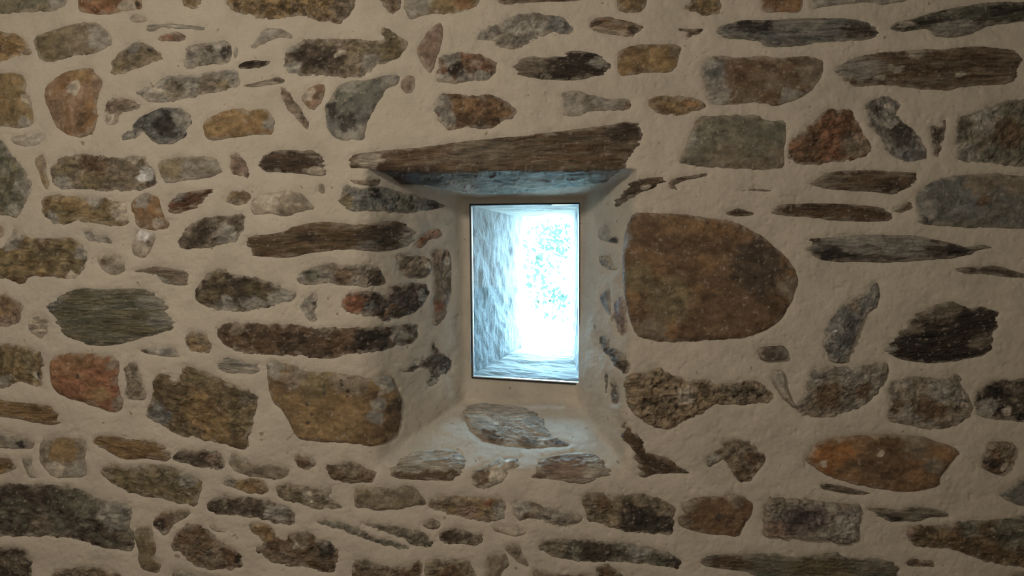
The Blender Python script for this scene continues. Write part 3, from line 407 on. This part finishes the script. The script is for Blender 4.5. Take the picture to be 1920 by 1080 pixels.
def chaikin(P, n=1):
    for _ in range(n):
        Q = np.roll(P, -1, 0); P = np.stack([.8*P+.2*Q, .2*P+.8*Q], 1).reshape(-1, 2)
    return P
def signed_dist(u, v, P):
    d2 = np.full(u.shape, 1e12); ins = np.zeros(u.shape, bool)
    for (x0, y0), (x1, y1) in zip(P, np.roll(P, -1, 0)):
        ex, ey = x1-x0, y1-y0; L = ex*ex+ey*ey+1e-9
        t = np.clip(((u-x0)*ex+(v-y0)*ey)/L, 0, 1)
        d2 = np.minimum(d2, (u-x0-t*ex)**2+(v-y0-t*ey)**2)
        c = (y0 > v) != (y1 > v)
        with np.errstate(divide='ignore', invalid='ignore'):
            ins ^= c & (u < ex*(v-y0)/(ey if ey else 1e-9)+x0)
    return np.where(ins, 1, -1)*np.sqrt(d2)
def stone_sd(s, u, v):
    """signed distance with the ragged outline of a broken stone"""
    k = s['kind']; sd_ = s['seed']; lim = s['amp']
    if k == 'layered':
        w1 = 9*fbm(u/26, v/5, sd_, 3); w2 = 1.2*fbm(u/14, v/6, sd_+3, 3)
    elif k == 'smooth':
        w1 = 2.2*fbm(u/12, v/12, sd_, 4); w2 = 2.2*fbm(u/12, v/12, sd_+3, 4)
    else:
        w1 = 5*fbm(u/12, v/9, sd_, 4); w2 = 4*fbm(u/12, v/9, sd_+3, 4)
    return signed_dist(u+w1*lim, v+w2*lim, s['P'])
for i, s in enumerate(STONE_LIST):
    s['seed'] = 101+i*7; s['P'] = chaikin(s['poly'])
    ext = s['poly'].max(0)-s['poly'].min(0); s['amp'] = min(1.0, max(.35, ext.min()/45))
    c = s['poly'].mean(0); q = s['poly']-c
    w, V = np.linalg.eigh(q.T@q); a = V[:, 1]; s['ang'] = math.atan2(a[1], a[0])
    if s['ang'] > math.pi/2: s['ang'] -= math.pi
    if s['ang'] < -math.pi/2: s['ang'] += math.pi

# ---- mortar skin of the wall: one surface from the room face into the niche, up to the pane
PANE = [(880, 385), (1086, 382), (1086, 719), (883, 707)]      # corners at the depth of the glass
du = 2.5
ua = np.concatenate([np.linspace(-700, -75, 24)[:-1], np.arange(-75, 2011, du), np.linspace(2011, 2620, 24)[1:]])
va = np.concatenate([np.linspace(-420, -75, 12)[:-1], np.arange(-75, 1171, du), np.linspace(1171, 1660, 20)[1:]])
U, V = np.meshgrid(ua, va)
near = np.full(U.shape, -40.0)
for s in STONE_LIST:
    lo = s['poly'].min(0)-30; hi = s['poly'].max(0)+30
    m = (U > lo[0]) & (U < hi[0]) & (V > lo[1]) & (V < hi[1])
    near[m] = np.maximum(near[m], stone_sd(s, U[m], V[m]))
def mortar_h(u, v, near_):
    h = low_relief(u, v)
    h = h + .0018*fbm(u/18, v/15, 21, 4) + .0010*fbm(u/5, v/5, 22, 3)
    h = h - .0035*np.exp(-np.abs(np.minimum(near_, 0))/4.0) + .0012
    h = h - .0025*smooth(.45, .8, fbm(u/9, v/9, 23, 2))          # little air pits
    return h
H = mortar_h(U, V, near)
inn = signed_dist(U, V, np.array([(868, 374), (1096, 372), (1096, 728), (870, 716)], float))
H = H*np.clip(-inn/12, 0, 1)*1.0 - .014*smooth(2.5, 7, near)
P3 = surf(U, V)+surf_n(U, V)*H[..., None]
ny, nx = U.shape
idx = np.arange(ny*nx).reshape(ny, nx)
cu, cv = (U[:-1, :-1]+U[1:, 1:])/2, (V[:-1, :-1]+V[1:, 1:])/2
sdp = signed_dist(cu, cv, np.array(PANE, float))
keep = (sdp < 1.0)
# under thick stones the mortar need not be dense: keep everything, it carries the stones
Q = np.stack([idx[:-1, :-1], idx[:-1, 1:], idx[1:, 1:], idx[1:, :-1]], -1)[keep][:, ::-1]
wall = link('wall_front', make_mesh('wall_front', P3.reshape(-1, 3), Q, None, MORTAR)); wall['kind'] = 'structure'

# ---- every stone
def build_stone(s):
    P = s['P']; kind = s['kind']; sd0 = s['seed']; rng = np.random.RandomState(sd0)
    lo = P.min(0)-8; hi = P.max(0)+8
    ext = hi-lo; st = 1.4 if ext.max() < 120 else (1.6 if ext.max() < 260 else 1.9)
    uu = np.arange(lo[0], hi[0]+st, st); vv = np.arange(lo[1], hi[1]+st, st)
    u, v = np.meshgrid(uu, vv)
    sd = stone_sd(s, u, v)
    inside = sd > -3.2
    ca, sa = math.cos(s['ang']), math.sin(s['ang'])
    r = u*ca+v*sa; t = -u*sa+v*ca                       # along / across the grain
    t = t + 5.5*fbm(u/48, v/30, sd0+41, 3)              # the grain wavers
    W = max(2.5, min(8.0, .13*ext.min()))
    if s['prot'] > .019: W = 2.2
    e = np.clip(sd, 0, None)
    prof = 1-np.exp(-e/(W*.55))
    top = .8*s['prot']*prof
    # broken faces: a few tilted planes
    cx, cy = P.mean(0)
    n_f = {'smooth': 3, 'layered': 3, 'rough': 7, 'porous': 4}[kind]
    tilt = {'smooth': .05, 'layered': .06, 'rough': .22, 'porous': .10}[kind]
    face = np.full(u.shape, 9.0)
    for _ in range(n_f):
        gx, gy = rng.uniform(-tilt, tilt, 2); ox, oy = rng.uniform(-.3, .3, 2)*ext
        face = np.minimum(face, (gx*(u-cx-ox)+gy*(v-cy-oy))*S*.8+s['prot']*rng.uniform(0.05, .35))
    face = np.clip(face, -s['prot']*.55, s['prot']*.4)
    h = top + face*prof
    if kind == 'layered':
        lay = ridged(r/70, t/5.5, sd0+1, 4); lay2 = fbm(r/40, t/3.2, sd0+2, 3)
        h = h + (.0034*lay + .0016*lay2)*prof
        tone = .55*lay2 + .5*fbm(r/90, t/9, sd0+4, 4)
    elif kind == 'porous':
        po_ = fbm(u/7, v/6, sd0+1, 4); h = h + (.006*po_ - .009*smooth(.1, .5, fbm(u/9, v/8, sd0+5, 3)))*prof
        tone = .6*fbm(u/10, v/9, sd0+2, 4)
    elif kind == 'rough':
        rr = ridged(r/34, t/20, sd0+1, 4); h = h + (.0050*(rr-.1) + .0016*fbm(u/7, v/6, sd0+2, 3))*prof
        tone = .8*fbm(r/38, t/20, sd0+4, 5) + .35*fbm(u/9, v/7, sd0+6, 3)
        crk = np.abs(fbm(r/30, t/13, sd0+21, 3)); h = h - .0042*smooth(.055, 0, crk)*smooth(-.1, .25, fbm(u/40, v/40, sd0+22, 2))*prof
    else:
        h = h + (.0016*fbm(r/40, t/22, sd0+1, 4) + .0008*fbm(u/7, v/6, sd0+2, 3))*prof
        tone = .8*fbm(r/60, t/30, sd0+4, 5) + .25*fbm(u/10, v/8, sd0+6, 3)
    # chipped steps with crisp edges
    if kind == 'layered': q_ = fbm(r/90, t/(6+.06*ext.min()), sd0+31, 3)*3.4; amp_ = .0042
    elif kind == 'smooth': q_ = fbm(r/60, t/34, sd0+31, 4)*1.7; amp_ = .0022
    else: q_ = fbm(r/44, t/24, sd0+31, 4)*2.6; amp_ = .0044
    saw = q_-np.floor(q_)
    h = h + amp_*(np.where(saw < .92, saw, (1-saw)/.08*.92)-.5)*prof*min(1, ext.min()/40)
    h = h + low_relief(u, v)
    h = h - .0018 - .010*smooth(.6, -3.2, sd)
    # colours of the stone, with skylight and crevice shade painted in
    c1, c2 = ALB[s['cols'][0]], ALB[s['cols'][1]]
    k = smooth(-.35, .55, tone+.05)[..., None]*.75
    col = c1*(1-k)+c2*k
    wx = 9*fbm(u/16, v/13, sd0+8, 4); wy = 7*fbm(u/16, v/13, sd0+9, 4)
    for (px, py, pr, pc) in s['patches']:
        sc = min(1.0, pr/9)
        du_, dv_ = u+wx*sc-px, v+wy*sc-py
        st_ = 1.7 if kind == 'layered' else 1.0
        d = np.hypot((du_*ca+dv_*sa)/st_, (-du_*sa+dv_*ca)*(1.25 if kind == 'layered' else 1))/pr
        d = d + (.34*fbm(r/9, t/(2.5 if kind == 'layered' else 7), sd0+17, 3))*min(1, pr/14)
        a = smooth(1.12, .66, d)[..., None]*.88
        col = col*(1-a)+ALB[pc]*a
    var = (1+.34*fbm(r/26, t/12, sd0+11, 4)+.16*(saw-.5))[..., None]
    col = col*var
    if kind == 'layered':                                # dark and pale laminae, also painting in crevice shade
        lam = ridged(r/44, t/4.2, sd0+51, 3); lam2 = fbm(r/70, t/8, sd0+52, 4)
        la = .45 if s['name'] == 'sill_stone' else 1.0
        col = col*(1 + la*(.42*(lam-.25) + .38*lam2))[..., None]
    else:                                                # mottling; it and the dark crack lines paint in crevice shade
        bl = fbm(r/13, t/8, sd0+51, 4); bl2 = ridged(u/22, v/15, sd0+53, 4)
        col = col*(1 + .42*(smooth(-.3, .3, bl)-.5)*2*{'smooth': .32, 'rough': .62, 'porous': .9}[kind] + .22*(bl2-.2))[..., None]
        crack_shade = smooth(.045, 0, np.abs(fbm(r/46, t/30, sd0+55, 4)))*smooth(.0, .3, fbm(u/50, v/40, sd0+56, 2))
        col = col*(1-.45*crack_shade[..., None])
    # lime left on the rim by the pointing, and flecks of it
    n1 = fbm(u/13, v/11, sd0+12, 4)
    wid = min(1.0, ext.min()/60)
    rim = smooth(1, 0, (sd-1.0)/(3.5+20*wid*np.clip(n1+.05, 0, 1)))*smooth(-.40, .25, n1+.10)*(.62+.38*smooth(-.3, .3, fbm(u/5, v/4, sd0+19, 3)))
    fle = smooth(.46, .60, fbm(u/6, v/5, sd0+14, 3))*.45
    lime = np.clip(np.maximum(rim*.66, fle), 0, 1)[..., None]
    col = col*(1-lime)+(MORTAR_ALB*.86)*lime
    col = np.clip(col, .012, .85)
    base = surf(u, v); nrm = surf_n(u, v)
    X = base+nrm*h[..., None]
    B = base+np.array([0, 1.0, 0])*.045*0 - nrm*.045
    ny_, nx_ = u.shape; I = np.arange(ny_*nx_).reshape(ny_, nx_)
    q = np.stack([I[:-1, :-1], I[:-1, 1:], I[1:, 1:], I[1:, :-1]], -1).reshape(-1, 4)
    ok = inside.ravel()[q].all(1); q = q[ok][:, ::-1]
    if len(q) == 0: return None
    # rim walls going back into the masonry, and a back face
    ed = np.concatenate([q[:, [0, 1]], q[:, [1, 2]], q[:, [2, 3]], q[:, [3, 0]]])
    key = np.sort(ed, 1); code = key[:, 0].astype(np.int64)*(ny_*nx_)+key[:, 1]
    _, inv, cnt = np.unique(code, return_inverse=True, return_counts=True)
    be = ed[cnt[inv] == 1]
    used = np.unique(q); mp = -np.ones(ny_*nx_, int); mp[used] = np.arange(len(used))
    bu = np.unique(be); mb = -np.ones(ny_*nx_, int); mb[bu] = np.arange(len(bu))+len(used)
    verts = np.concatenate([X.reshape(-1, 3)[used], B.reshape(-1, 3)[bu]])
    cols = np.concatenate([col.reshape(-1, 3)[used], col.reshape(-1, 3)[bu]])
    side = np.stack([mp[be[:, 1]], mp[be[:, 0]], mb[be[:, 0]], mb[be[:, 1]]], 1)
    quads = np.concatenate([mp[q], side])
    org = verts[:len(used)].mean(0); org[1] = verts[:len(used), 1].mean()
    me = make_mesh(s['name'], verts-org, quads, cols, KINDS[kind])
    o = link(s['name'], me); o.location = org
    o['label'] = s['label']; o['category'] = 'stone'
    g = {'rubble_stone': 'rubble stones in the wall', 'pebble': 'pebbles in the wall', 'stone_sliver': 'stone slivers in the mortar',
         'corner_stone': 'corner stones of the niche', 'sill_stone': 'stones of the sloping sill'}.get(s['name'])
    if g: o['group'] = g
    return o
for s in STONE_LIST: build_stone(s)

# ------------------------------------------------------------------ the outer half of the loophole
y0, y1 = DEPTH+.004, DEPTH+.34
def at(u, v, y): return (((u-960)*S*(D+y)/D), y, ((540-v)*S*(D+y)/D))
inner = np.array([(878, 382), (1089, 379), (1089, 722), (880, 710)], float)
outer = np.array([(979, 407), (1071, 407), (1071, 655), (977, 652)], float)
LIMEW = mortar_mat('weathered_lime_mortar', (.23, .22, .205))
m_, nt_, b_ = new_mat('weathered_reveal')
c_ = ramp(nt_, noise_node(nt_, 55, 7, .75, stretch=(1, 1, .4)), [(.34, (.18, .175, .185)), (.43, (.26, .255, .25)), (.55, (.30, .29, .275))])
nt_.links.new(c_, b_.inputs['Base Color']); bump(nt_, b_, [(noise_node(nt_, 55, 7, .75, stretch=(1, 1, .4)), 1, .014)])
def reveal(name, a, b, c, d, n, m, amp, mat):
    """bilinear patch between inner edge a-b and outer edge d-c, roughened"""
    s_, t_ = np.meshgrid(np.linspace(0, 1, n), np.linspace(0, 1, m))
    a, b, c, d = (np.array(x, float) for x in (a, b, c, d))
    X = ((1-s_)*(1-t_))[..., None]*a + (s_*(1-t_))[..., None]*b + (s_*t_)[..., None]*c + ((1-s_)*t_)[..., None]*d
    nn = np.cross(b-a, d-a); nn /= np.linalg.norm(nn)
    cen = np.array([(.06), (y0+y1)/2, .0]); nn = nn if np.dot(cen-(a+c)/2, nn) > 0 else -nn
    w = smooth(0, .08, t_)
    X = X + nn*((amp*(.6+fbm(X[..., 2]*24+X[..., 0]*9, X[..., 1]*24+3, 71, 5)))*w)[..., None]
    I = np.arange(n*m).reshape(m, n)
    q = np.stack([I[:-1, :-1], I[:-1, 1:], I[1:, 1:], I[1:, :-1]], -1).reshape(-1, 4)
    return X.reshape(-1, 3), q
def add_reveal(name, i, j, amp, mat):
    a, b = at(*inner[i], y0), at(*inner[j], y0); d, c = at(*outer[i], y1), at(*outer[j], y1)
    X, q = reveal(name, a, b, c, d, 90, 110, amp, mat)
    o = link(name, make_mesh(name, X, q, None, mat)); o['kind'] = 'structure'
add_reveal('wall_top', 0, 1, .006, LIMEW); add_reveal('wall_right', 1, 2, .005, LIMEW)
add_reveal('wall_bottom', 2, 3, .010, LIMEW); add_reveal('wall_left', 3, 0, .006, m_)
# outer face of the wall around the slit
ox = [at(*p, y1) for p in outer]; xl, xr = ox[3][0]-.002, ox[1][0]; zt, zb = ox[0][2], ox[2][2]
box = box_mesh('wall_outside', [(-2.6, y1-.004, -1.9, xl, y1+.03, 1.7), (xr, y1-.004, -1.9, 2.6, y1+.03, 1.7),
                                (xl, y1-.004, zt, xr, y1+.03, 1.7), (xl, y1-.004, -1.9, xr, y1+.03, zb)], LIMEW)
link('wall_outside', box)['kind'] = 'structure'

# ------------------------------------------------------------------ the window: a fixed double pane bedded in the mortar
win = bpy.data.objects.new('window_1', None); C.objects.link(win); win['kind'] = 'structure'
win.location = at(983, 550, DEPTH)
wl = np.array(win.location)
gm, gt, gb_ = new_mat('window_glass')
gt.nodes.remove(gb_)
out = gt.nodes['Material Output']
tr = gt.nodes.new('ShaderNodeBsdfTransparent'); tr.inputs[0].default_value = (.93, .97, .98, 1)
gl = gt.nodes.new('ShaderNodeBsdfGlossy'); gl.inputs['Roughness'].default_value = .02
fr = gt.nodes.new('ShaderNodeFresnel'); fr.inputs[0].default_value = 1.45
ms = gt.nodes.new('ShaderNodeMixShader')
ge = gt.nodes.new('ShaderNodeNewGeometry'); inv_ = gt.nodes.new('ShaderNodeMath'); inv_.operation = 'SUBTRACT'; inv_.inputs[0].default_value = 1
mu_ = gt.nodes.new('ShaderNodeMath'); mu_.operation = 'MULTIPLY'
gt.links.new(ge.outputs['Backfacing'], inv_.inputs[1]); gt.links.new(inv_.outputs[0], mu_.inputs[0]); gt.links.new(fr.outputs[0], mu_.inputs[1])
gt.links.new(mu_.outputs[0], ms.inputs[0]); gt.links.new(tr.outputs[0], ms.inputs[1]); gt.links.new(gl.outputs[0], ms.inputs[2])
gt.links.new(ms.outputs[0], out.inputs['Surface'])
def prism(name, quad, ya, yb, mat, parent):
    f = [np.array(at(*p, ya))-wl for p in quad]; k = [p+np.array([0, yb-ya, 0]) for p in f]
    q = [(0, 1, 2, 3), (7, 6, 5, 4), (0, 4, 5, 1), (1, 5, 6, 2), (2, 6, 7, 3), (3, 7, 4, 0)]
    return link(name, make_mesh(name, f+k, q, None, mat, False), parent)
fm, ft, fb = new_mat('aluminium_spacer'); fb.inputs['Base Color'].default_value = (.78, .8, .82, 1); fb.inputs['Metallic'].default_value = .6; fb.inputs['Roughness'].default_value = .35
sm, stt, sb = new_mat('dark_seal'); sb.inputs['Base Color'].default_value = (.02, .025, .03, 1); sb.inputs['Roughness'].default_value = .5
gq = [(881, 385), (1086, 383), (1086, 719), (884, 706)]
prism('glass', gq, DEPTH-.004, DEPTH, gm, win)
def strip(name, p, q, w, ya, yb, mat, side):
    (x0, y0_), (x1, y1_) = p, q
    L = math.hypot(x1-x0, y1_-y0_); nx_, ny_ = -(y1_-y0_)/L*w*side, (x1-x0)/L*w*side
    return prism(name, [(x0, y0_), (x1, y1_), (x1+nx_, y1_+ny_), (x0+nx_, y0_+ny_)], ya, yb, mat, win)
strip('seal', (880, 384), (884, 708), 2.4, DEPTH-.006, DEPTH+.01, sm, -1)
strip('spacer_bar', (883, 388), (887, 706), 2.2, DEPTH-.002, DEPTH+.01, fm, -1)
strip('seal', (884, 709), (1087, 722), 2.2, DEPTH-.006, DEPTH+.01, sm, -1)
strip('spacer_bar', (885, 706.5), (1086, 719), 2.0, DEPTH-.005, DEPTH+.01, fm, -1)
strip('seal', (880, 382), (1087, 380), 3.2, DEPTH-.006, DEPTH+.01, sm, 1)
strip('seal', (1087, 382), (1087, 720), 1.6, DEPTH-.006, DEPTH+.01, sm, 1)

# ------------------------------------------------------------------ outside: pale ground and a leafy tree
om, ot, ob = new_mat('dry_ground')
ot.links.new(ramp(ot, noise_node(ot, 3, 5, .6), [(.3, (.62, .60, .52)), (.7, (.78, .76, .70))]), ob.inputs['Base Color'])
gnd = box_mesh('ground_outside', [(-8, y1+.03, -1.6, 10, 16, -1.5)], om)
link('ground', gnd)['kind'] = 'structure'
lm, lt_, lb = new_mat('leaf_green'); lb.inputs['Base Color'].default_value = (.020, .034, .022, 1); lb.inputs['Roughness'].default_value = .5
tl = lt_.nodes.new('ShaderNodeBsdfTranslucent'); tl.inputs[0].default_value = (.030, .052, .034, 1)
mx = lt_.nodes.new('ShaderNodeMixShader'); mx.inputs[0].default_value = .5
lt_.links.new(lb.outputs[0], mx.inputs[1]); lt_.links.new(tl.outputs[0], mx.inputs[2]); lt_.links.new(mx.outputs[0], lt_.nodes['Material Output'].inputs['Surface'])
bm_, bt_, bb_ = new_mat('bark'); bb_.inputs['Base Color'].default_value = (.25, .24, .22, 1)
tree = bpy.data.objects.new('leafy_tree', None); C.objects.link(tree); tree.location = (0.75, 6.2, -1.45)
tree['label'] = 'blurred leafy tree outdoors seen through the window pane'; tree['category'] = 'tree'
rng = np.random.RandomState(5)
vs_, qs = [], []
def limb(p, q, r0, r1, n=8):
    p, q = np.array(p, float), np.array(q, float); d = (q-p)/np.linalg.norm(q-p)
    a = np.cross(d, [0, 1, .2]); a /= np.linalg.norm(a); b = np.cross(d, a); k = len(vs_)
    for c, r in ((p, r0), (q, r1)):
        for i in range(n):
            an = 2*math.pi*i/n; vs_.append(c+r*(math.cos(an)*a+math.sin(an)*b))
    for i in range(n): qs.append((k+i, k+(i+1) % n, k+n+(i+1) % n, k+n+i))
limb((0, 0, 0), (.05, .1, 1.2), .09, .07); limb((.05, .1, 1.2), (-.1, 0, 2.4), .07, .04)
tips = []
for i in range(16):
    z = rng.uniform(1.0, 2.3); a = rng.uniform(0, 2*math.pi); L = rng.uniform(.5, 1.1)
    q = (L*math.cos(a), L*math.sin(a)*.7, z+rng.uniform(.1, .5)); limb((0, .05, z), q, .02, .006, 6); tips.append(q)
for q in ((-.28, .1, 2.02), (-.42, 0, 1.80), (-.50, .1, 1.62), (-.44, -.1, 1.34), (-.24, 0, 1.30), (-.2, .1, 1.9)):
    limb((0, .05, q[2]-.3), q, .015, .006, 6); tips.append(q)
link('trunk', make_mesh('trunk', vs_, qs, None, bm_), tree)
LV, LQ = [], []
for q in tips:
    for _ in range(85):
        c = np.array(q)+rng.normal(0, .12, 3)*np.array([1, 1, .7]); a = rng.normal(size=3); a /= np.linalg.norm(a)
        b = np.cross(a, rng.normal(size=3)); b /= np.linalg.norm(b); l, w = rng.uniform(.028, .05), rng.uniform(.014, .025)
        k = len(LV); LV += [c-a*l, c+b*w, c+a*l, c-b*w]; LQ.append((k, k+1, k+2, k+3))
fo = link('foliage', make_mesh('foliage', LV, LQ, None, lm, False), tree); fo['kind'] = 'stuff'

# ------------------------------------------------------------------ the rest of the room (behind and beside the camera)
pm, pt, pb = new_mat('room_plaster')
pt.links.new(ramp(pt, noise_node(pt, 2, 4, .6), [(.3, (.50, .44, .36)), (.7, (.56, .50, .42))]), pb.inputs['Base Color'])
flm, flt, flb = new_mat('room_floor')
flt.links.new(ramp(flt, noise_node(flt, 4, 5, .6), [(.3, (.28, .2, .14)), (.7, (.36, .27, .19))]), flb.inputs['Base Color'])
for n, b, mt in (('wall_side_left', (-2.40, -4.2, -1.5, -2.26, .5, 1.46), pm), ('wall_side_right', (2.26, -4.2, -1.5, 2.40, .5, 1.46), pm),
                 ('wall_back', (-2.4, -4.3, -1.5, 2.4, -4.2, 1.46), pm), ('floor', (-2.4, -4.3, -1.6, 2.4, .5, -1.49), flm),
                 ('ceiling', (-2.4, -4.3, 1.35, 2.4, .5, 1.46), pm)):
    link(n, box_mesh(n, [b], mt))['kind'] = 'structure'
